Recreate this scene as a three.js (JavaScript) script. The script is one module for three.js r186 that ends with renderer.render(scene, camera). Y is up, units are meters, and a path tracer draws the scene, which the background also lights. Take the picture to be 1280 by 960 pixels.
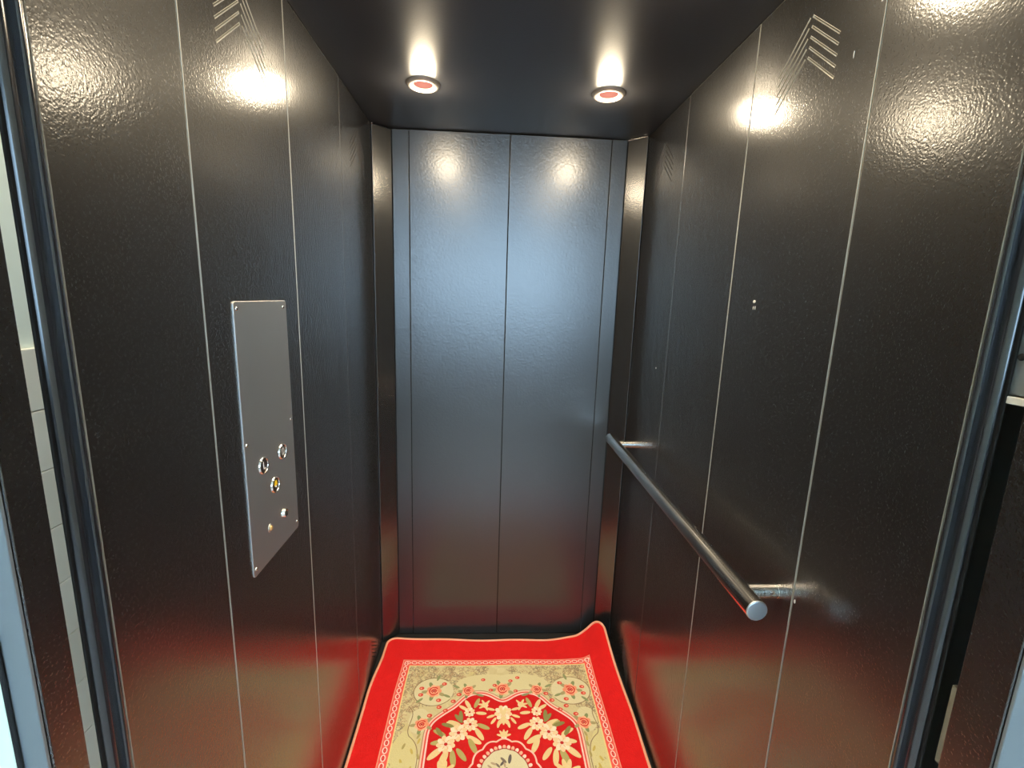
import * as THREE from 'three';
import { RectAreaLightUniformsLib } from 'three/addons/lights/RectAreaLightUniformsLib.js';
import { RoundedBoxGeometry } from 'three/addons/geometries/RoundedBoxGeometry.js';
import { mergeGeometries } from 'three/addons/utils/BufferGeometryUtils.js';

// ---------------------------------------------------------------- camera, sky, exposure
RectAreaLightUniformsLib.init();
const scene = new THREE.Scene();
const camera = new THREE.PerspectiveCamera(79.57, 1280 / 960, 0.02, 100);
camera.position.set(-0.0646, 1.4943, 1.8403);
camera.rotation.set(-0.185, -0.0522, 0.0317, 'YXZ');
scene.add(camera);
const renderer = new THREE.WebGLRenderer({ antialias: true });
renderer.toneMapping = THREE.LinearToneMapping;
renderer.toneMappingExposure = 1.0;
renderer.shadowMap.enabled = true;
scene.background = new THREE.Color(0.58, 0.89, 1.2);      // hazy blue daylight outside the hall window
scene.backgroundIntensity = 11;
const LAMP_COLOR = new THREE.Color(1.0, 0.83, 0.58), LAMP_CD = 0.27, BEAM_CD = 2.9;

// ---------------------------------------------------------------- helpers
let seed = 7;
const rnd = () => { seed = (seed * 1664525 + 1013904223) >>> 0; return seed / 4294967296; };
const used = {};
const numbered = (n) => { const k = used[n] = (used[n] ?? -1) + 1; return k ? n + '_' + String(k).padStart(3, '0') : n; };
function obj(name, geo, mat, parent) {
  if (Array.isArray(geo)) geo = geo.length === 1 ? geo[0] : mergeGeometries(geo.map((g) => (g.index ? g.toNonIndexed() : g)));
  const m = new THREE.Mesh(geo, mat);
  m.name = parent ? name : numbered(name);
  m.castShadow = m.receiveShadow = true;
  (parent ?? scene).add(m);
  return m;
}
function thing(name, label, category, [x, y, z] = [0, 0, 0], group) {
  const g = new THREE.Group(); g.name = numbered(name); g.position.set(x, y, z);
  g.userData = { label, category }; if (group) g.userData.group = group;
  scene.add(g); return g;
}
function struct(name, label) { const g = new THREE.Group(); g.name = name; g.userData = { kind: 'structure', label, category: name.split('_')[0] }; scene.add(g); return g; }
// box between two corners, uv in metres
function box(a, b, bevel = 0) {
  const s = [0, 1, 2].map((i) => Math.abs(b[i] - a[i])), c = [0, 1, 2].map((i) => (a[i] + b[i]) / 2);
  const g = bevel ? new RoundedBoxGeometry(s[0], s[1], s[2], 2, bevel) : new THREE.BoxGeometry(s[0], s[1], s[2]);
  g.translate(...c); return metreUV(g);
}
function metreUV(g) {
  const p = g.attributes.position, n = g.attributes.normal, uv = g.attributes.uv;
  for (let i = 0; i < p.count; i++) {
    const ax = Math.abs(n.getX(i)), ay = Math.abs(n.getY(i)), az = Math.abs(n.getZ(i));
    if (ax >= ay && ax >= az) uv.setXY(i, p.getZ(i), p.getY(i));
    else if (ay >= az) uv.setXY(i, p.getX(i), p.getZ(i));
    else uv.setXY(i, p.getX(i), p.getY(i));
  }
  return g;
}
// tileable value noise
function noiseGrid(n, cells, s0) {
  let s = s0 >>> 0; const r = () => { s = (s * 1664525 + 1013904223) >>> 0; return s / 4294967296; };
  const t = Float32Array.from({ length: cells * cells }, r), out = new Float32Array(n * n), sm = (x) => x * x * (3 - 2 * x);
  for (let y = 0; y < n; y++) for (let x = 0; x < n; x++) {
    const u = x / n * cells, v = y / n * cells, i = Math.floor(u), j = Math.floor(v), a = sm(u - i), b = sm(v - j), i1 = (i + 1) % cells, j1 = (j + 1) % cells;
    out[y * n + x] = (t[j * cells + i] * (1 - a) + t[j * cells + i1] * a) * (1 - b) + (t[j1 * cells + i] * (1 - a) + t[j1 * cells + i1] * a) * b;
  }
  return out;
}
function dataTex(n, f, rx, ry, srgb) {
  const d = new Uint8Array(n * n * 4);
  for (let i = 0; i < n * n; i++) { const v = f(i); const a = typeof v === 'number' ? [v, v, v] : v; for (let k = 0; k < 3; k++) d[i * 4 + k] = Math.max(0, Math.min(255, a[k] * 255)); d[i * 4 + 3] = 255; }
  const t = new THREE.DataTexture(d, n, n); t.wrapS = t.wrapT = THREE.RepeatWrapping; t.magFilter = THREE.LinearFilter; t.minFilter = THREE.LinearMipmapLinearFilter; t.generateMipmaps = true;
  t.repeat.set(rx, ry); if (srgb) t.colorSpace = THREE.SRGBColorSpace; t.needsUpdate = true; return t;
}

// ---------------------------------------------------------------- materials
const N = 512, PN = 1024, nA = noiseGrid(PN, 170, 11), nB = noiseGrid(PN, 330, 5);
const peel = dataTex(PN, (i) => nA[i] * 0.6 + nB[i] * 0.4, 1 / 0.42, 1 / 0.42);                    // powder-coat orange peel, about 2.5 mm
const peelWide = dataTex(PN, (i) => nA[i] * 0.7 + nB[i] * 0.3, 1 / 1.0, 1 / 1.0);                  // coarser grain of the back panels
const M = {
  paint: new THREE.MeshPhysicalMaterial({ color: new THREE.Color(0.009, 0.0088, 0.0085), roughness: 0.185, ior: 1.95, clearcoat: 0.65, clearcoatRoughness: 0.5, bumpMap: peel, bumpScale: 0.00016 }),
  satin: new THREE.MeshPhysicalMaterial({ color: new THREE.Color(0.02, 0.0195, 0.019), roughness: 0.31, ior: 1.85, bumpMap: peelWide, bumpScale: 0.00025 }),
  ceilingPaint: new THREE.MeshPhysicalMaterial({ color: new THREE.Color(0.03, 0.03, 0.033), roughness: 0.33, ior: 1.8, bumpMap: peel, bumpScale: 0.0001 }),
  edge: new THREE.MeshPhysicalMaterial({ color: new THREE.Color(0.06, 0.06, 0.06), roughness: 0.22, ior: 1.7 }),
  litEdge: new THREE.MeshStandardMaterial({ color: new THREE.Color(0.36, 0.345, 0.30), roughness: 0.45, metalness: 0.3 }),  // slot and seam sides, paled for the lamp light they catch
  dark: new THREE.MeshStandardMaterial({ color: new THREE.Color(0.008, 0.008, 0.008), roughness: 0.9 }),
  profile: new THREE.MeshPhysicalMaterial({ color: new THREE.Color(0.02, 0.02, 0.022), roughness: 0.16, ior: 1.7 }),
  rubber: new THREE.MeshStandardMaterial({ color: new THREE.Color(0.006, 0.006, 0.006), roughness: 0.75 }),
  steel: new THREE.MeshPhysicalMaterial({ color: new THREE.Color(0.62, 0.60, 0.57), metalness: 1, roughness: 0.3 }),
  chrome: new THREE.MeshPhysicalMaterial({ color: new THREE.Color(0.78, 0.75, 0.72), metalness: 1, roughness: 0.14 }),
  cap: new THREE.MeshPhysicalMaterial({ color: new THREE.Color(0.5, 0.51, 0.52), metalness: 1, roughness: 0.42 }),
  buttonFace: new THREE.MeshPhysicalMaterial({ color: new THREE.Color(0.22, 0.19, 0.17), metalness: 1, roughness: 0.35 }),
  glyph: new THREE.MeshStandardMaterial({ color: new THREE.Color(0.85, 0.78, 0.76), roughness: 0.5 }),
  yellow: new THREE.MeshStandardMaterial({ color: new THREE.Color(0.85, 0.55, 0.02), roughness: 0.5 }),
  brass: new THREE.MeshPhysicalMaterial({ color: new THREE.Color(0.75, 0.52, 0.25), metalness: 1, roughness: 0.35 }),
  whitePaint: new THREE.MeshStandardMaterial({ color: new THREE.Color(0.72, 0.72, 0.66), roughness: 0.7 }),
  hallWall: new THREE.MeshStandardMaterial({ color: new THREE.Color(0.74, 0.78, 0.66), roughness: 0.85 }),
  hallDark: new THREE.MeshStandardMaterial({ color: new THREE.Color(0.22, 0.21, 0.22), roughness: 0.8 }),
  hallFloor: new THREE.MeshStandardMaterial({ color: new THREE.Color(0.68, 0.64, 0.64), roughness: 0.5 }),
  frameGrey: new THREE.MeshStandardMaterial({ color: new THREE.Color(0.17, 0.19, 0.20), roughness: 0.5 }),
  glass: new THREE.MeshPhysicalMaterial({ color: 0xffffff, transmission: 1, thickness: 0, roughness: 0, ior: 1.45 }),
};
// brushed control plate
M.brushed = M.steel.clone(); M.brushed.roughness = 0.47; M.brushed.anisotropy = 0.5;
const brushN = noiseGrid(256, 128, 9);
M.brushed.bumpMap = dataTex(256, (i) => brushN[(i % 256)] * 0.7 + brushN[i] * 0.3, 1 / 0.06, 1 / 0.5); M.brushed.bumpScale = 0.00002;

// ---------------------------------------------------------------- the lift car shell
const H = 2.0885, ZS = [0.055, 0.405, 0.757, 1.108, 1.338], G = 0.0011, TH = 0.010, BV = 0.0014;
const CHEV = { half: 0.082, drop: 0.069, step: 0.0168, w: 0.0042 };
function chevronHoles(shape, uc, vTop) {
  for (let k = 0; k < 5; k++) for (const s of [-1, 1]) {
    const v = vTop - k * CHEV.step, g = 0.0035;                                // each arm is a slot of its own, a bridge of metal left at the apex
    const a = [uc + s * g, v - g * CHEV.drop / CHEV.half], b = [uc + s * CHEV.half, v - CHEV.drop];
    const dx = b[0] - a[0], dy = b[1] - a[1], l = Math.hypot(dx, dy), nx = -dy / l * CHEV.w / 2, ny = dx / l * CHEV.w / 2;
    const h = new THREE.Path();
    h.moveTo(a[0] + nx, a[1] + ny); h.lineTo(b[0] + nx, b[1] + ny); h.lineTo(b[0] - nx, b[1] - ny); h.lineTo(a[0] - nx, a[1] - ny); h.closePath();
    shape.holes.push(h);
  }
}
function panelGeo(u0, u1, v0, v1, holes) {
  const s = new THREE.Shape(); s.moveTo(u0 + BV, v0 + BV); s.lineTo(u1 - BV, v0 + BV); s.lineTo(u1 - BV, v1 - BV); s.lineTo(u0 + BV, v1 - BV); s.closePath();
  if (holes) for (const v of holes) chevronHoles(s, (u0 + u1) / 2, v);
  return new THREE.ExtrudeGeometry(s, { depth: TH - BV, bevelEnabled: true, bevelThickness: BV, bevelSize: BV, bevelSegments: 2, bevelOffset: 0 });
}
// extrude runs 0..TH-BV plus bevels, front face at +TH
for (const side of [-1, 1]) {
  const w = struct(side < 0 ? 'wall_left' : 'wall_right', side < 0 ? 'black powder coated lift wall with the control panel' : 'black powder coated lift wall with the handrail');
  for (let k = 0; k < 4; k++) {
    const g = panelGeo(ZS[k] + G, ZS[k + 1] - G, 0.004, H - 0.003, k === 0 || k === 2 ? [2.008, 0.155] : null);
    const m = obj('panel', g, [M.paint, k ? M.litEdge : M.edge], w);  // sides paled as if lamp lit, kept dark on the rearmost panel
    // local x -> world z, local z -> towards the car
    if (side < 0) { m.rotation.y = Math.PI / 2; m.scale.set(-1, 1, 1); m.position.x = -0.5 - TH; }
    else { m.rotation.y = -Math.PI / 2; m.position.x = 0.5 + TH; }
  }
  obj('backing_sheet', box([side * 0.516, 0, -0.03], [side * 0.520, H + 0.02, 1.335]), M.dark, w);
}
{
  const w = struct('wall_back', 'black powder coated back wall of the lift with a centre seam');
  const XS = [-0.437, -0.375, -0.003, 0.378, 0.437];
  for (let k = 0; k < 4; k++) { const m = obj('panel', panelGeo(XS[k] + G, XS[k + 1] - G, 0.004, H - 0.003), [M.satin, M.edge], w); m.position.z = -TH; }
  for (const s of [-1, 1]) {
    const a = [s * 0.4385, 0.0005], b = [s * 0.4965, 0.052], l = Math.hypot(b[0] - a[0], b[1] - a[1]);
    const m = obj('corner_panel', panelGeo(-l / 2, l / 2, 0.004, H - 0.006), [M.paint, M.edge], w);
    const ang = Math.atan2(-s * (b[1] - a[1]), Math.abs(b[0] - a[0]));
    m.rotation.y = ang;
    m.position.set((a[0] + b[0]) / 2 + Math.sin(-ang) * TH, 0, (a[1] + b[1]) / 2 - Math.cos(ang) * TH);
  }
  obj('backing_sheet', box([-0.52, 0, -0.03], [0.52, H + 0.02, -0.026]), M.dark, w);
}
{
  const c = struct('ceiling', 'glossy black lift ceiling with recessed downlights');
  obj('ceiling_panel', box([-0.52, H, -0.03], [0.52, H + 0.02, 1.338]), M.ceilingPaint, c);
  const f = struct('floor', 'black rubber lift floor showing around the rug');
  obj('floor_sheet', box([-0.52, -0.02, -0.03], [0.52, 0, 1.345]), M.rubber, f);
  obj('sill', box([-0.52, -0.02, 1.346], [0.52, 0.001, 1.43]), M.steel, f);
}
{
  const w = scene.getObjectByName('wall_right');
  const chipGeo = new THREE.SphereGeometry(1, 10, 6), chip = new THREE.MeshStandardMaterial({ color: new THREE.Color(0.62, 0.6, 0.54), roughness: 0.6 });
  for (const [z, y, a, b] of [[0.863, 1.502, 0.0052, 0.0034], [0.869, 1.489, 0.001, 0.004], [0.862, 1.4885, 0.0014, 0.004], [0.323, 1.276, 0.003, 0.003], [1.055, 1.888, 0.001, 0.006], [1.098, 1.94, 0.0022, 0.002], [0.80, 1.905, 0.002, 0.002], [1.115, 0.968, 0.002, 0.004]]) {
    const m = obj('paint_chip', chipGeo, chip, w); m.scale.set(0.0008, b, a); m.position.set(0.4998, y, z);
  }
  const wb = scene.getObjectByName('wall_back');
  const rod = new THREE.CylinderGeometry(0.0016, 0.0016, 0.076, 10); rod.rotateZ(Math.PI / 2); rod.rotateY(-Math.atan2(0.0515, 0.058)); rod.translate(0.4665, H - 0.0035, 0.0275);
  obj('edge_glint', rod, M.chrome, wb);  // added chrome rod for the light caught along the chamfer's top edge
  obj('corner_glint', new THREE.SphereGeometry(0.0032, 14, 10).translate(-0.4945, H - 0.004, 0.0535), M.chrome, wb);  // added chrome dot for the highlight in the left top corner
}
// rounded front edge profile of the car and the landing door jamb, both sides
function extrudeY(pts, y0, y1) {
  const s = new THREE.Shape(pts.map((p) => new THREE.Vector2(p[0], -p[1])));
  const g = new THREE.ExtrudeGeometry(s, { depth: y1 - y0, bevelEnabled: false }); g.rotateX(-Math.PI / 2); g.translate(0, y0, 0); return metreUV(g);
}
const arc = (cx, cz, r, a0, a1, n = 8) => Array.from({ length: n + 1 }, (_, i) => { const a = a0 + (a1 - a0) * i / n; return [cx + r * Math.cos(a), cz + r * Math.sin(a)]; });
for (const side of [-1, 1]) {
  const t = struct(side < 0 ? 'trim_1' : 'trim_2', side < 0 ? 'rounded dark front edge of the lift wall beside the control panel' : 'rounded dark front edge of the lift wall beside the handrail');
  // written for the right side (x = +0.5), mirrored for the left
  const bead = [...arc(0.5015, 1.3435, 0.0045, -Math.PI * 0.75, -Math.PI * 1.3, 8), [0.5055, 1.349], [0.511, 1.349], [0.511, 1.338]];
  const lip = [[0.5035, 1.3505], ...arc(0.5125, 1.3535, 0.0100, -Math.PI, -Math.PI * 1.36, 10), [0.5092, 1.336], [0.508, 1.336]];
  const seal = [[0.5093, 1.3628], ...arc(0.5105, 1.3650, 0.0016, Math.PI * 0.9, 0, 6), [0.5122, 1.336], [0.5093, 1.336]];
  const mk = (p) => { let q = p.map(([x, z]) => [side * x, z]); if (side < 0) q = q.reverse(); return extrudeY(q, 0, 2.12); };
  obj('bead', mk(bead), M.profile, t);
  obj('lip', mk(lip), M.profile, t);
  obj('rubber_seal', mk(seal), M.rubber, t);
}
{
  const t = struct('trim_3', 'dark landing door frame around the lift opening');
  obj('jamb', box([-0.62, 0, 1.3905], [-0.5, 2.35, 1.4275], 0.002), M.paint, t);
  obj('jamb', box([0.5, 0, 1.3925], [0.62, 2.35, 1.4425], 0.002), M.paint, t);
  obj('jamb_face', box([-0.62, 0, 1.428], [-0.5015, 2.35, 1.432], 0.001), M.frameGrey, t);
  obj('jamb_face', box([0.5015, 0, 1.443], [0.62, 2.35, 1.447], 0.001), M.frameGrey, t);
  obj('header', box([-0.5, H + 0.012, 1.3905], [0.5, 2.35, 1.4275], 0.002), M.paint, t);
  const strip = obj('gap_stand_in', box([0.531, 0.915, 1.3625], [0.538, 1.03, 1.392], 0.0015), new THREE.MeshStandardMaterial({ color: new THREE.Color(0.74, 0.56, 0.38), roughness: 0.8 }), t);  // added batten in place of the pale hall glimpsed through the gap
  strip.userData.label = 'added beige batten standing in for the pale strip seen through the right gap';
  const sw = struct('wall_added_shaft', 'added grey shaft enclosure that keeps the gap on the handrail side dark'), concrete = new THREE.MeshStandardMaterial({ color: new THREE.Color(0.36, 0.35, 0.33), roughness: 0.9 });  // enclosure added to shut hall light out of the right gap
  obj('shaft_side', box([0.80, -0.02, -0.24], [0.86, 2.16, 1.43]), concrete, sw);
  obj('shaft_front', box([0.621, -0.02, 1.395], [0.80, 2.16, 1.43]), concrete, sw);
  obj('shaft_back', box([0.521, -0.02, -0.24], [0.80, 2.16, -0.20]), concrete, sw);
  obj('shaft_top', box([0.521, 2.12, -0.20], [0.80, 2.16, 1.39]), concrete, sw);
}

// ---------------------------------------------------------------- the hall in front of the lift
const HX0 = -1.15, HX1 = 1.7, HZ0 = -0.9, HZ1 = 4.7, HH = 2.75;
{
  const fl = struct('floor_hall', 'pale hall floor around the lift');
  obj('floor_slab', [box([HX0 - 0.2, -0.12, HZ0 - 0.2], [-0.53, -0.022, HZ1 + 0.2]), box([0.53, -0.12, HZ0 - 0.2], [HX1 + 0.2, -0.022, HZ1 + 0.2]), box([-0.53, -0.12, 1.435], [0.53, 0, HZ1 + 0.2]), box([-0.53, -0.12, HZ0 - 0.2], [0.53, -0.03, 1.435])], M.hallFloor, fl);
  const ce = struct('ceiling_hall', 'white hall ceiling'); obj('ceiling_slab', box([HX0 - 0.2, HH, HZ0 - 0.2], [HX1 + 0.2, HH + 0.1, HZ1 + 0.2]), M.whitePaint, ce);
  const wl = struct('wall_hall_left', 'pale hall wall with cream boards seen through the gap beside the lift');
  obj('wall_slab', box([HX0 - 0.12, -0.02, HZ0], [HX0, HH, HZ1]), M.hallWall, wl);
  const plank = [0, 1, 2].map((k) => new THREE.MeshStandardMaterial({ color: new THREE.Color(0.74 + 0.02 * k, 0.68 + 0.02 * k, 0.54 + 0.02 * k), roughness: 0.7 }));
  for (let k = 0; k < 9; k++) obj('board', box([HX0, 0.005 + k * 0.1488, HZ0 + 0.01], [HX0 + 0.016, 0.005 + k * 0.1488 + 0.1465, 2.4], 0.002), plank[(k * 2) % 3], wl);
  const wr = struct('wall_hall_right', 'pale hall wall beside the lift'); obj('wall_slab', box([HX1, -0.02, HZ0], [HX1 + 0.12, HH, HZ1]), new THREE.MeshStandardMaterial({ color: new THREE.Color(0.78, 0.62, 0.46), roughness: 0.85 }), wr);
  const wb = struct('wall_hall_back', 'hall wall behind the lift'); obj('wall_slab', box([HX0, -0.02, HZ0 - 0.12], [HX1, HH, HZ0]), M.hallWall, wb);
  const wf = struct('wall_hall_front', 'hall wall with a wide window facing the lift');
  const X0 = -1.02, X1 = 1.5, Y0 = 1.0, Y1 = 2.6;
  obj('wall_slab', [box([HX0, -0.02, HZ1], [X0, HH, HZ1 + 0.15]), box([X1, -0.02, HZ1], [HX1, HH, HZ1 + 0.15]), box([X0, Y1, HZ1], [X1, HH, HZ1 + 0.15])], M.whitePaint, wf);
  obj('parapet', box([X0, -0.02, HZ1], [X1, Y0, HZ1 + 0.15]), M.hallDark, wf);
  const wi = struct('window_1', 'wide hall window letting blue daylight in');
  obj('window_frame', [box([X0, Y0, HZ1 + 0.05], [X1, Y0 + 0.05, HZ1 + 0.1]), box([X0, Y1 - 0.05, HZ1 + 0.05], [X1, Y1, HZ1 + 0.1]), box([X0, Y0, HZ1 + 0.05], [X0 + 0.05, Y1, HZ1 + 0.1]), box([X1 - 0.05, Y0, HZ1 + 0.05], [X1, Y1, HZ1 + 0.1]), box([0.07, Y0, HZ1 + 0.05], [0.13, Y1, HZ1 + 0.1])], M.hallDark, wi);
  obj('pane', box([X0 + 0.05, Y0 + 0.05, HZ1 + 0.07], [0.07, Y1 - 0.05, HZ1 + 0.074]), M.glass, wi);
  obj('pane', box([0.13, Y0 + 0.05, HZ1 + 0.07], [X1 - 0.05, Y1 - 0.05, HZ1 + 0.074]), M.glass, wi);
}

{
  const t = thing('added_gap_lamp', 'added square panel lamp out of view that brightens the hall wall beside the lift', 'lamp', [-0.83, HH, 1.0]);  // added lamp out of view, brightens the boards behind the left gap
  obj('housing', box([-0.3, -0.035, -0.3], [0.3, 0, 0.3], 0.004), M.whitePaint, t);
  obj('diffuser', box([-0.28, -0.037, -0.28], [0.28, -0.0352, 0.28]), new THREE.MeshStandardMaterial({ color: 0xffffff, emissive: new THREE.Color(1, 0.93, 0.8), emissiveIntensity: 3, roughness: 0.6 }), t);
  const l = new THREE.RectAreaLight(new THREE.Color(1, 0.93, 0.8), 22, 0.56, 0.56); l.position.set(0, -0.04, 0); l.rotation.x = -Math.PI / 2; l.name = 'panel_glow'; t.add(l);
}

// ---------------------------------------------------------------- rug
const RUG = { w: 0.952, z0: 0.042, z1: 1.27, r: 0.042 };
function rugTexture() {
  const S = 1600, cv = document.createElement('canvas'), Lz = RUG.z1 - RUG.z0;
  cv.width = Math.round(RUG.w * S); cv.height = Math.round(Lz * S);
  const c = cv.getContext('2d'); c.scale(S, S); c.translate(RUG.w / 2, 0);         // x about the rug's centre line, y = distance from its far end
  const D = (z) => z - RUG.z0, cx = 0.016;
  const ell = (x, y, rx, ry, fill, rot = 0) => { c.beginPath(); c.ellipse(x, y, rx, ry, rot, 0, 7); c.fillStyle = fill; c.fill(); };
  c.fillStyle = 'rgb(214,9,4)'; c.fillRect(-1, -1, 3, 4);
  for (let k = 0; k < 900; k++) ell((rnd() - 0.5) * RUG.w, rnd() * Lz, 0.004 + rnd() * 0.02, 0.004 + rnd() * 0.02, rnd() < 0.5 ? 'rgba(196,4,4,0.10)' : 'rgba(240,30,16,0.10)', rnd() * 3);
  // chain border
  const bx = 0.389, by0 = D(0.158), by1 = Lz - by0;
  c.fillStyle = 'rgb(236,92,78)'; c.fillRect(-bx, by0, 2 * bx, by1 - by0);
  c.lineWidth = 0.003; c.strokeStyle = 'rgb(240,150,125)'; c.strokeRect(-bx + 0.0015, by0 + 0.0015, 2 * bx - 0.003, by1 - by0 - 0.003);
  const link = (x, y, rot) => { c.lineWidth = 0.0034; c.strokeStyle = 'rgb(250,205,190)'; c.beginPath(); c.ellipse(x, y, 0.0105, 0.0062, rot, 0, 7); c.stroke(); c.strokeStyle = 'rgb(196,30,30)'; c.lineWidth = 0.002; c.beginPath(); c.ellipse(x, y, 0.006, 0.003, rot, 0, 7); c.stroke(); };
  for (let x = -bx + 0.02; x < bx - 0.01; x += 0.0265) { link(x, by0 + 0.015, 0.15); link(x, by1 - 0.015, 0.15); }
  for (let y = by0 + 0.02; y < by1 - 0.01; y += 0.0265) { link(-bx + 0.015, y, 1.5); link(bx - 0.015, y, 1.5); }
  const ix = bx - 0.031, iy0 = by0 + 0.031, iy1 = Lz - iy0;
  c.save(); c.beginPath(); c.rect(-ix, iy0, 2 * ix, iy1 - iy0); c.clip();
  c.fillStyle = 'rgb(206,188,140)'; c.fillRect(-1, -1, 3, 4);
  for (let k = 0; k < 500; k++) ell((rnd() - 0.5) * 0.8, rnd() * Lz, 0.006 + rnd() * 0.02, 0.004 + rnd() * 0.012, ['rgba(200,176,104,0.18)', 'rgba(236,224,180,0.2)', 'rgba(180,168,110,0.14)'][k % 3], rnd() * 3);
  const both = (f) => { f(1, 0); c.save(); c.translate(0, Lz); c.scale(1, -1); f(-1, 1); c.restore(); };   // the same motif at either end
  const mir = (f) => { c.save(); c.translate(cx, 0); f(); c.scale(-1, 1); f(); c.restore(); };
  // taupe scroll work, thick in the corners and beside the roses
  const curl = (x, y, r, a) => { c.beginPath(); c.arc(x, y, r, a, a + 4.2); c.arc(x + r * Math.cos(a + 4.2) * 1.4, y + r * Math.sin(a + 4.2) * 1.4, r * 0.45, a + 1, a + 5); c.stroke(); };
  both(() => {
    for (let k = 0; k < 950; k++) {
      const s = rnd() < 0.5 ? -1 : 1, u = rnd(), x = s * (0.355 - 0.31 * u * u), y = iy0 + rnd() * (0.11 + (u < 0.25 ? 0.42 : 0.16 * (1 - u)));
      c.strokeStyle = ['rgba(150,122,92,0.75)', 'rgba(178,140,104,0.7)', 'rgba(128,112,90,0.7)'][k % 3]; c.lineWidth = 0.0022; curl(x, y, 0.004 + rnd() * 0.005, rnd() * 6);
    }
    mir(() => {
      // cream cartouches around the corner roses and along the sides
      ell(-0.262, D(0.315), 0.074, 0.062, 'rgb(216,202,160)'); ell(-0.335, D(0.60), 0.045, 0.12, 'rgb(212,197,140)'); ell(-0.30, D(0.44), 0.036, 0.05, 'rgb(214,200,156)');
      ell(-0.06, D(0.285), 0.12, 0.05, 'rgb(213,198,150)');
      c.strokeStyle = 'rgb(136,112,80)'; c.lineWidth = 0.0026;
      c.beginPath(); c.ellipse(-0.262, D(0.315), 0.076, 0.064, 0, 0.6, 5.4); c.stroke();
      c.beginPath(); c.moveTo(-0.345, D(0.38)); c.bezierCurveTo(-0.30, D(0.42), -0.35, D(0.46), -0.325, D(0.50)); c.bezierCurveTo(-0.285, D(0.53), -0.275, D(0.57), -0.295, D(0.70)); c.stroke();
      for (let k = 0; k < 12; k++) ell(-0.34 + 0.06 * rnd(), D(0.50 + 0.018 * k), 0.004, 0.011, k % 2 ? 'rgb(196,170,88)' : 'rgb(168,150,92)', rnd() - 0.5);
    });
  });
  // red field with a scalloped end
  const out = [[-0.262, 0.66], [-0.262, 0.53], [-0.261, 0.48], [-0.25, 0.447], [-0.21, 0.412], [-0.172, 0.386], [-0.146, 0.352], [-0.118, 0.332], [-0.082, 0.328], [-0.05, 0.338], [-0.022, 0.358], [0, 0.366]];
  const full = [...out, ...out.slice(0, -1).reverse().map(([x, z]) => [-x, z])];
  const loop = [...full.map(([x, z]) => [cx + x, D(z)]), ...full.slice().reverse().map(([x, z]) => [cx + x, Lz - D(z)])];
  const path = () => { c.beginPath(); loop.forEach(([x, y], i) => { const [x2, y2] = loop[(i + 1) % loop.length]; i ? c.quadraticCurveTo(x, y, (x + x2) / 2, (y + y2) / 2) : c.moveTo((x + x2) / 2, (y + y2) / 2); }); c.closePath(); };
  path(); c.lineWidth = 0.034; c.strokeStyle = 'rgb(168,128,98)'; c.stroke(); c.lineWidth = 0.028; c.strokeStyle = 'rgb(240,190,165)'; c.stroke(); c.lineWidth = 0.016; c.strokeStyle = 'rgb(222,72,60)'; c.stroke();
  c.fillStyle = 'rgb(200,6,5)'; c.fill(); c.lineWidth = 0.006; c.strokeStyle = 'rgb(248,200,185)'; c.stroke();
  c.save(); path(); c.clip(); for (let k = 0; k < 260; k++) ell((rnd() - 0.5) * 0.6, rnd() * Lz, 0.008 + rnd() * 0.02, 0.008 + rnd() * 0.02, rnd() < 0.5 ? 'rgba(176,0,4,0.16)' : 'rgba(232,20,12,0.14)', 0); c.restore();
  const rose = (x, y, r) => {
    for (let k = 0; k < 5; k++) { const a = k * 1.26 + 0.5; ell(x + Math.cos(a) * r * 1.25, y + Math.sin(a) * r * 1.15, r * 0.5, r * 0.26, k % 2 ? 'rgb(132,140,92)' : 'rgb(166,150,104)', a); }
    for (let k = 0; k < 7; k++) { const a = k * 0.9; ell(x + Math.cos(a) * r * 0.62, y + Math.sin(a) * r * 0.62, r * 0.46, r * 0.4, k % 2 ? 'rgb(240,176,136)' : 'rgb(232,146,110)', a); }
    c.strokeStyle = 'rgb(206,44,34)'; c.lineWidth = r * 0.16; c.beginPath(); c.arc(x, y, r * 0.62, 0.4, 5.6); c.stroke(); c.beginPath(); c.arc(x, y, r * 0.3, 2, 7.4); c.stroke();
    ell(x, y, r * 0.16, r * 0.16, 'rgb(176,20,24)');
  };
  const bud = (x, y, r) => { ell(x, y, r, r * 0.8, 'rgb(212,66,50)'); ell(x - r * 0.2, y, r * 0.45, r * 0.35, 'rgb(240,160,130)'); };
  const flower = (x, y, r) => {
    for (let k = 0; k < 9; k++) { const a = k * 0.698 + 0.2; ell(x + Math.cos(a) * r * 0.62, y + Math.sin(a) * r * 0.62, r * 0.44, r * 0.3, k % 2 ? 'rgb(236,216,184)' : 'rgb(232,198,152)', a); }
    ell(x, y, r * 0.5, r * 0.5, 'rgb(234,208,172)'); ell(x, y, r * 0.2, r * 0.18, 'rgb(190,30,24)');
    c.strokeStyle = 'rgba(214,150,104,0.8)'; c.lineWidth = r * 0.06; for (let k = 0; k < 6; k++) { const a = k * 1.05; c.beginPath(); c.moveTo(x + Math.cos(a) * r * 0.26, y + Math.sin(a) * r * 0.26); c.lineTo(x + Math.cos(a) * r * 0.6, y + Math.sin(a) * r * 0.6); c.stroke(); }
  };
  const leaf = (x, y, l, a, col) => ell(x + Math.cos(a) * l / 2, y + Math.sin(a) * l / 2, l / 2, l * 0.17, col ?? 'rgb(226,196,140)', a);
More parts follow.
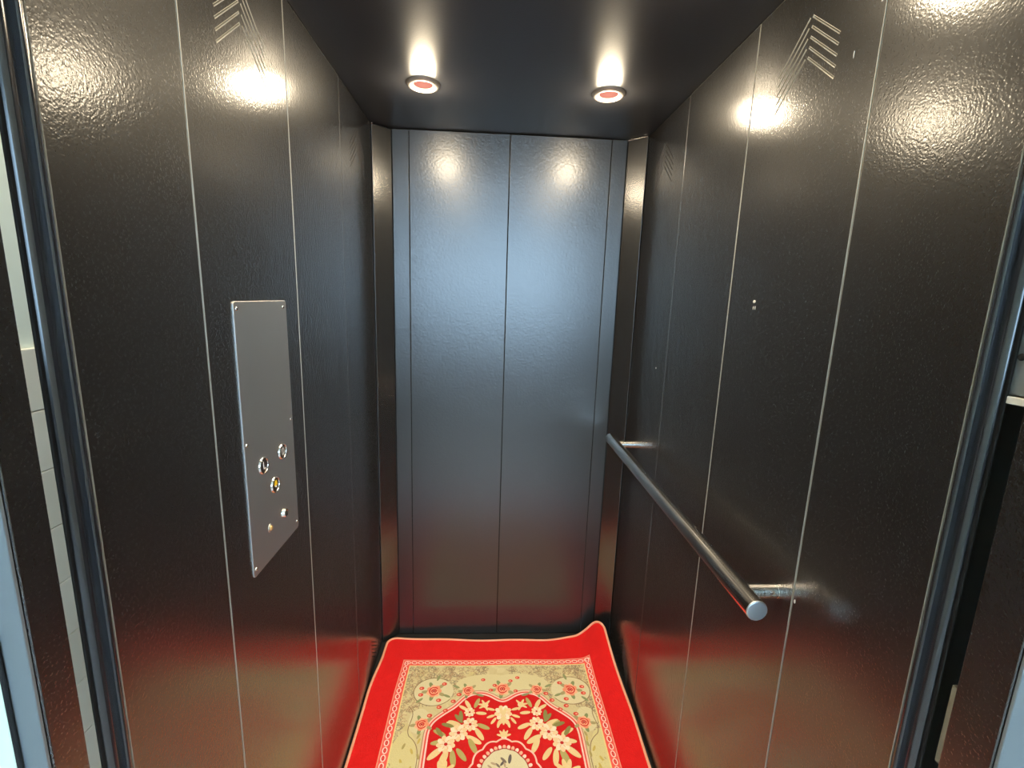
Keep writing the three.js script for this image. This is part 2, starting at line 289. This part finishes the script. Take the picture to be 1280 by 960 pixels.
  both(() => {
    rose(cx, D(0.308), 0.027); for (const [x, z] of [[-0.03, 0.29], [0.032, 0.27], [-0.045, 0.312], [0.05, 0.318], [-0.075, 0.262], [0.06, 0.255]]) bud(cx + x, D(z), 0.0085);
    mir(() => {
      rose(-0.132, D(0.312), 0.022); rose(-0.262, D(0.313), 0.027); rose(-0.288, D(0.455), 0.024);
      for (const [x, z] of [[-0.31, 0.30], [-0.31, 0.33], [-0.24, 0.355], [-0.225, 0.28], [-0.165, 0.33], [-0.235, 0.385], [-0.21, 0.40], [-0.185, 0.36], [-0.265, 0.42]]) bud(x, D(z), 0.0095);
      for (const [x, z, a] of [[-0.30, 0.345, 2.4], [-0.225, 0.33, 0.4], [-0.255, 0.265, 5], [-0.10, 0.33, 0.3], [-0.165, 0.30, 3.6]]) leaf(x, D(z), 0.03, a, 'rgb(138,142,96)');
      // bouquet of cream flowers
      for (const [x, z, l, a] of [[-0.118, 0.395, 0.045, 4.2], [-0.128, 0.40, 0.04, 3.7], [-0.105, 0.39, 0.045, 5.1], [-0.10, 0.41, 0.04, 0.1], [-0.15, 0.46, 0.05, 3.5], [-0.165, 0.48, 0.05, 3.9], [-0.095, 0.455, 0.05, 0.4], [-0.10, 0.47, 0.055, 1.0], [-0.13, 0.50, 0.06, 0.5], [-0.12, 0.51, 0.06, 1.1], [-0.195, 0.52, 0.055, 3.0], [-0.205, 0.54, 0.065, 2.4], [-0.19, 0.55, 0.07, 1.9], [-0.175, 0.55, 0.06, 1.4], [-0.16, 0.545, 0.055, 0.9], [-0.20, 0.50, 0.05, 3.6]]) leaf(x, D(z), l, a, rnd() < 0.25 ? 'rgb(176,160,96)' : undefined);
      for (const [x, z, a] of [[-0.145, 0.45, 4.0], [-0.15, 0.445, 4.6], [-0.175, 0.465, 3.4], [-0.21, 0.505, 4.1]]) leaf(x, D(z), 0.045, a, 'rgb(136,130,72)');
      flower(-0.122, D(0.407), 0.019); flower(-0.118, D(0.456), 0.026); flower(-0.157, D(0.488), 0.031); flower(-0.197, D(0.53), 0.031);
      // small sprays towards the middle of the field
      flower(-0.066, D(0.378), 0.012); for (const a of [2.6, 3.3, 4.2, 5.4, 1.2]) leaf(-0.066, D(0.378), 0.026, a);
      for (const [x, z, a] of [[-0.03, 0.40, 3.4], [-0.03, 0.42, 2.8], [-0.026, 0.43, 2.2], [-0.014, 0.44, 1.8]]) leaf(x, D(z), 0.032, a);
      // flowers at the waist of the field
      flower(-0.20, D(0.635), 0.026); for (const a of [4.4, 4.9, 5.5, 0.2, 3.6]) leaf(-0.20, D(0.635), 0.05, a);
    });
    flower(cx, D(0.412), 0.031); for (const a of [1.2, 1.57, 1.95, 4.4, 5.0]) leaf(cx, D(0.412) + 0.012, 0.036, a);
    flower(cx, D(0.498), 0.013); for (const a of [3.4, 4.1, 4.71, 5.3, 6.0]) leaf(cx, D(0.502), 0.026, a);
  });
  // medallion in the middle
  const my = Lz / 2, mp = (rx, ry, k) => { c.beginPath(); for (let i = 0; i <= 240; i++) { const a = i / 240 * Math.PI * 2, w = 1 + k * Math.abs(Math.sin(a * 7)); const x = cx + Math.cos(a) * rx * w, y = my + Math.sin(a) * ry * w; i ? c.lineTo(x, y) : c.moveTo(x, y); } c.closePath(); };
  mp(0.116, 0.137, 0.06); c.lineWidth = 0.006; c.strokeStyle = 'rgb(248,190,170)'; c.stroke();
  for (let i = 0; i < 40; i++) { const a = i / 40 * Math.PI * 2; ell(cx + Math.cos(a) * 0.093, my + Math.sin(a) * 0.116, 0.0075, 0.006, i % 2 ? 'rgb(248,206,186)' : 'rgb(240,170,140)', a); }
  mp(0.085, 0.108, 0.02); c.fillStyle = 'rgb(216,202,162)'; c.fill(); c.lineWidth = 0.003; c.strokeStyle = 'rgb(150,60,50)'; c.stroke();
  for (let k = 0; k < 26; k++) leaf(cx + (rnd() - 0.5) * 0.09, my - 0.03 + (rnd() - 0.5) * 0.09, 0.016 + rnd() * 0.02, rnd() * 6, ['rgb(120,104,90)', 'rgb(150,140,110)', 'rgb(176,150,120)', 'rgb(96,84,80)'][k % 4]);
  c.restore();
  c.lineWidth = 0.004; c.strokeStyle = 'rgb(232,206,140)'; c.strokeRect(-ix, iy0, 2 * ix, iy1 - iy0);
  const t = new THREE.CanvasTexture(cv); t.colorSpace = THREE.SRGBColorSpace; t.anisotropy = 8; return t;
}
const sst = (a, b, x) => { const t = Math.max(0, Math.min(1, (x - a) / (b - a))); return t * t * (3 - 2 * t); };
// where a point of the flat rug (x across, d from its far end) comes to lie
function rugPoint(x, d) {
  const X = x + 0.0;
  let z = RUG.z0 + d, y = 0.009, px = X;
  y += 0.0025 * Math.sin(x * 9 + 1) * Math.sin(d * 7 + 0.5) + 0.002 * Math.sin(x * 21) * Math.exp(-d * 6);
  z += 0.012 * Math.exp(-d * 5) * Math.cos(x * 4.2 - 0.3);                      // far edge bows towards the opening in the middle
  const lift = sst(0.34, 0.47, x) * (1 - sst(0.03, 0.34, d));                 // far corner by the handrail rides up the wall
  y += 0.070 * lift + 0.02 * sst(0.2, 0.42, x) * Math.exp(-d * 14); px -= 0.016 * lift; z += 0.010 * lift;
  px -= 0.015 * sst(0.10, 0.30, d) * sst(-0.30, -0.476, x);                     // pushed against the wall below the control panel
  px += 0.010 * sst(0.15, 0.45, d) * sst(0.30, 0.476, x);
  y += 0.018 * sst(0.40, 0.476, x) * (1 - sst(0.3, 0.6, d));
  const l2 = sst(-0.44, -0.476, x) * Math.exp(-Math.pow((d - 0.2) / 0.14, 2)); y += 0.012 * l2;
  return [px, y, z];
}
function cornered(u, v) {     // unit square -> rug outline with rounded corners
  const W = RUG.w / 2, Lz = RUG.z1 - RUG.z0; let x = (u - 0.5) * 2 * W, d = v * Lz; let r, ax, dy;
  r = x > 0 && d < Lz / 2 ? 0.055 : RUG.r; ax = Math.abs(x) - (W - r); dy = d < Lz / 2 ? r - d : d - (Lz - r);
  if (ax > 0 && dy > 0) { const a = ax / r, b = dy / r, m = Math.max(a, b) / Math.hypot(a, b); x = Math.sign(x) * (W - r + a * m * r); d = d < Lz / 2 ? r - b * m * r : Lz - r + b * m * r; }
  return [x, d];
}
{
  const rug = thing('rug', 'red floral rug with a beige border and a curled corner on the lift floor', 'rug', [0, 0, 0.65]);
  const nu = 150, nv = 190, pos = [], uv = [], idx = [], Lz = RUG.z1 - RUG.z0;
  // finer rows at the outline so the rounded corners stay smooth
  const us = Array.from({ length: nu + 1 }, (_, i) => i / nu), vs = Array.from({ length: nv + 1 }, (_, i) => i / nv);
  const put = (u, v, drop) => { const [x, d] = cornered(u, v), p = rugPoint(x, d); pos.push(p[0], p[1] - drop, p[2] - 0.65); uv.push(x / RUG.w + 0.5, 1 - d / Lz); };
  for (const v of vs) for (const u of us) put(u, v, 0);
  const id = (i, j) => j * (nu + 1) + i;
  for (let j = 0; j < nv; j++) for (let i = 0; i < nu; i++) idx.push(id(i, j), id(i, j + 1), id(i + 1, j), id(i + 1, j), id(i, j + 1), id(i + 1, j + 1));
  const off = pos.length / 3;
  for (const v of vs) for (const u of us) put(u, v, 0.006);
  for (let j = 0; j < nv; j++) for (let i = 0; i < nu; i++) idx.push(off + id(i, j), off + id(i + 1, j), off + id(i, j + 1), off + id(i + 1, j), off + id(i + 1, j + 1), off + id(i, j + 1));
  const g = new THREE.BufferGeometry(); g.setAttribute('position', new THREE.Float32BufferAttribute(pos, 3)); g.setAttribute('uv', new THREE.Float32BufferAttribute(uv, 2)); g.setIndex(idx); g.computeVertexNormals();
  const nF = noiseGrid(N, 230, 21), nG = noiseGrid(N, 60, 8);
  const pile = dataTex(N, (i) => nF[i] * 0.7 + nG[i] * 0.3, 2.3, 3);
  const rm = new THREE.MeshPhysicalMaterial({ map: rugTexture(), roughness: 0.95, bumpMap: pile, bumpScale: 0.0016, sheen: 0.25, sheenRoughness: 0.5, sheenColor: new THREE.Color(1, 0.75, 0.7) });
  obj('pile', g, rm, rug);
  const per = []; const add = (u, v) => { const [x, d] = cornered(u, v), p = rugPoint(x, d); per.push(new THREE.Vector3(p[0], p[1] - 0.001, p[2] - 0.65)); };
  for (let i = 0; i < nu; i++) add(i / nu, 0); for (let j = 0; j < nv; j++) add(1, j / nv); for (let i = nu; i > 0; i--) add(i / nu, 1); for (let j = nv; j > 0; j--) add(0, j / nv);
  const curve = new THREE.CatmullRomCurve3(per, true, 'centripetal');
  const bind = obj('edge_binding', new THREE.TubeGeometry(curve, 900, 0.0052, 7, true), new THREE.MeshStandardMaterial({ color: new THREE.Color(0.80, 0.36, 0.22), roughness: 0.9 }), rug);
  bind.userData.label = 'pale pink binding round the rug';
}

// ---------------------------------------------------------------- downlights
function downlight(x, z, label) {
  const t = thing('downlight', label, 'downlight', [x, H, z], 'ceiling downlights of the lift');
  const lathe = (p) => new THREE.LatheGeometry(p.map(([a, b]) => new THREE.Vector2(a, b)), 48);
  obj('trim_ring', lathe([[0.036, -0.001], [0.0365, -0.008], [0.039, -0.0095], [0.044, -0.0075], [0.0495, -0.001], [0.0495, 0.0]]), new THREE.MeshPhysicalMaterial({ color: new THREE.Color(0.30, 0.27, 0.24), metalness: 0.6, roughness: 0.35 }), t);
  const glow = new THREE.MeshStandardMaterial({ color: 0x111111, emissive: new THREE.Color(1, 0.86, 0.55), emissiveIntensity: 2.2, roughness: 0.5 });
  obj('light_ring', lathe([[0.027, -0.002], [0.032, -0.0045], [0.0362, -0.0075], [0.0364, -0.0005]]), glow, t);
  const lens = new THREE.MeshPhysicalMaterial({ color: new THREE.Color(0.004, 0.003, 0.003), specularIntensity: 0, emissive: new THREE.Color(1, 0.3, 0.22), emissiveIntensity: 0.75, roughness: 0.9 });
  obj('lens', lathe([[0.0001, -0.0035], [0.016, -0.0032], [0.0272, -0.002]]), lens, t);
  const l = new THREE.PointLight(LAMP_COLOR, LAMP_CD); l.position.set(0, -0.028, 0); l.castShadow = true; l.shadow.radius = 1.7; l.name = 'downlight_spill'; t.add(l);
  const b = new THREE.SpotLight(LAMP_COLOR, BEAM_CD, 0, 1.0, 1); b.position.set(0, -0.02, 0); b.target.position.set(0, -1, 0); b.castShadow = true; b.shadow.radius = 1.5; b.name = 'downlight_beam'; t.add(b, b.target);
}
downlight(-0.27, 0.372, 'round glowing downlight by the back wall on the control panel side');
downlight(0.268, 0.374, 'round glowing downlight by the back wall on the handrail side');
downlight(-0.27, 0.965, 'round glowing downlight by the lift entrance on the control panel side');
downlight(0.268, 0.965, 'round glowing downlight by the lift entrance on the handrail side');

// ---------------------------------------------------------------- handrail
{
  const X = 0.424, Y = 0.9575, z0 = 0.10, z1 = 1.125, R = 0.0195;
  const t = thing('handrail', 'round stainless steel handrail on two brackets on the right lift wall', 'handrail', [0.5, Y, (z0 + z1) / 2]);
  const zc = (z0 + z1) / 2, prof = [[0.0001, -0.5], [R - 0.001, -0.5], [R, -0.499], [R, 0.499], [R - 0.001, 0.5]];
  const g = new THREE.CylinderGeometry(R, R, z1 - z0, 48, 1, true); g.rotateX(Math.PI / 2); g.translate(X - 0.5, 0, 0);
  obj('rail', g, M.chrome, t);
  for (const s of [-1, 1]) {
    const c = new THREE.LatheGeometry([[0.0001, 0.003], [R - 0.0025, 0.003], [R - 0.0005, 0.0018], [R, 0]].map(([a, b]) => new THREE.Vector2(a, b)), 48);
    c.rotateX(s * Math.PI / 2); c.translate(X - 0.5, 0, s * (z1 - z0) / 2); obj('end_cap', c, M.cap, t);
  }
  for (const z of [0.175, 1.068]) {
    const r = 0.0135, p = new THREE.CylinderGeometry(r, r, 0.5 - X - 0.004, 32); p.rotateZ(Math.PI / 2); p.translate((X - 0.5) / 2, 0, z - zc);
    obj('bracket', p, M.chrome, t);
    const col = new THREE.CylinderGeometry(r + 0.0006, r + 0.0006, 0.006, 32); col.rotateZ(Math.PI / 2); col.translate(-0.003, 0, z - zc); obj('bracket_foot', col, M.chrome, t);
  }
}

// ---------------------------------------------------------------- control panel
{
  const zc = 0.928, yc = 1.215, hw = 0.1025, hh = 0.2585;
  const t = thing('control_panel', 'brushed steel lift control panel with round buttons on the left wall', 'control panel', [-0.5, yc, zc]);
  // built facing +z in local space, then turned to face +x: local x -> -z
  const turn = (g) => { g.rotateY(Math.PI / 2); return g; };
  const s = new THREE.Shape(), r = 0.007; const w = hw - 0.001, h = hh - 0.001;
  s.moveTo(-w + r, -h); s.lineTo(w - r, -h); s.quadraticCurveTo(w, -h, w, -h + r); s.lineTo(w, h - r); s.quadraticCurveTo(w, h, w - r, h); s.lineTo(-w + r, h); s.quadraticCurveTo(-w, h, -w, h - r); s.lineTo(-w, -h + r); s.quadraticCurveTo(-w, -h, -w + r, -h);
  obj('plate', turn(new THREE.ExtrudeGeometry(s, { depth: 0.0016, bevelEnabled: true, bevelThickness: 0.001, bevelSize: 0.001, bevelSegments: 3, curveSegments: 8 })), M.brushed, t);
  const P = 0.0026;
  const lathe = (p, n = 40) => { const g = new THREE.LatheGeometry(p.map(([a, b]) => new THREE.Vector2(a, b)), n); g.rotateX(Math.PI / 2); return g; };
  const at = (g, z, y) => { g.translate(-(z - zc), y - yc, P); return turn(g); };
  for (const [z, y] of [[1.0215, 1.461], [0.841, 1.46], [1.0225, 1.217], [0.835, 1.217], [1.0225, 0.9725], [0.8335, 0.9745]])
    obj('screw', at(lathe([[0.0001, 0.0024], [0.0016, 0.0023], [0.003, 0.0014], [0.0034, 0]], 20), z, y), M.chrome, t);
  const strokes = (list) => list.map(([x0, y0, x1, y1]) => { const l = Math.hypot(x1 - x0, y1 - y0), b = new THREE.BoxGeometry(l + 0.0019, 0.0019, 0.0006); b.rotateZ(Math.atan2(y1 - y0, x1 - x0)); b.translate((x0 + x1) / 2, (y0 + y1) / 2, 0.0024); return b; });
  const ringOf = (n, rx, ry) => Array.from({ length: n }, (_, i) => { const a = i / n * Math.PI * 2, b = (i + 1) / n * Math.PI * 2; return [rx * Math.cos(a), ry * Math.sin(a), rx * Math.cos(b), ry * Math.sin(b)]; });
  for (const [z, y, kind] of [[0.969, 1.159, 'L'], [0.886, 1.1595, '0'], [0.927, 1.102, 'bell']]) {
    const b = obj('button', at(lathe([[0.0001, 0.0021], [0.0125, 0.002], [0.0138, 0.0014]]), z, y), M.buttonFace, t);
    const rg = obj('button_ring', at(lathe([[0.0136, 0.0008], [0.0139, 0.0030], [0.0150, 0.0037], [0.0164, 0.0030], [0.0174, 0]]), z, y), M.chrome, b);
    rg.userData.label = 'polished ring round the button';
    if (kind === 'L') obj('letter', strokes([[-0.0026, 0.0078, -0.0026, -0.0058], [-0.0026, -0.0058, 0.0048, -0.0058]]).map((g) => at(g, z, y)), M.glyph, b);
    if (kind === '0') obj('letter', strokes(ringOf(16, 0.0046, 0.0074)).map((g) => at(g, z, y)), M.glyph, b);
    if (kind === 'bell') {
      const q = new THREE.Shape(); q.moveTo(-0.0068, -0.001); q.quadraticCurveTo(-0.0052, 0.0005, -0.005, 0.004); q.quadraticCurveTo(-0.0045, 0.0092, 0, 0.0098); q.quadraticCurveTo(0.0045, 0.0092, 0.005, 0.004); q.quadraticCurveTo(0.0052, 0.0005, 0.0068, -0.001); q.closePath();
      const bg = new THREE.ExtrudeGeometry(q, { depth: 0.0006, bevelEnabled: false }); bg.translate(0, 0, 0.0021); obj('bell_symbol', at(bg, z, y), M.yellow, b).userData.label = 'yellow alarm bell symbol';
      obj('clapper', at(lathe([[0.0001, 0.003], [0.0018, 0.0028], [0.002, 0.002]], 16).translate(0, -0.0035, 0), z, y), M.glyph, b);
    }
  }
  const key = obj('key_switch', at(lathe([[0.0001, 0.0062], [0.0052, 0.0062], [0.0058, 0.0052], [0.0066, 0.007], [0.0086, 0.0064], [0.0092, 0.004], [0.0105, 0]]), 0.8965, 1.025), M.chrome, t);
  obj('key_slot', at(new THREE.BoxGeometry(0.0015, 0.008, 0.0006).translate(0, 0, 0.0063), 0.8965, 1.025), M.dark, key);
  const ind = obj('indicator', at(lathe([[0.0001, 0.0056], [0.0034, 0.0048], [0.0058, 0.002], [0.006, 0]]), 0.9585, 1.0228), M.brass, t);
  obj('indicator_ring', at(lathe([[0.006, 0.0005], [0.0064, 0.002], [0.0082, 0.0016], [0.009, 0]]), 0.9585, 1.0228), M.steel, ind);
}

// ---------------------------------------------------------------- landing lock and notice on the door frame
{
  const t = thing('door_lock', 'small grey metal door lock in the gap beside the right lift edge', 'lock', [0.532, 1.43, 1.366]);
  obj('lock_body', box([-0.02, -0.024, -0.016], [0, 0.05, 0.0262], 0.002), M.frameGrey, t);
  obj('latch_bar', box([-0.022, -0.034, -0.016], [0, -0.0255, 0.0262], 0.001), M.whitePaint, t);
  obj('lock_screw', new THREE.SphereGeometry(0.004, 12, 8).scale(0.5, 1, 1).translate(-0.02, 0.018, 0.004), M.dark, t);
  const n = thing('notice_plate', 'pale notice plate with a rounded dark rim on the left landing door frame', 'sign', [-0.56, 1.03, 1.432]);
  obj('rim', new RoundedBoxGeometry(0.075, 0.26, 0.004, 2, 0.0019).translate(0, 0, 0.0022), M.dark, n);
  obj('notice_sheet', new RoundedBoxGeometry(0.068, 0.253, 0.003, 2, 0.0014).translate(0, 0, 0.0035), new THREE.MeshStandardMaterial({ color: new THREE.Color(0.72, 0.86, 0.70), roughness: 0.6 }), n);
}
scene.updateMatrixWorld(true);
renderer.render(scene, camera);
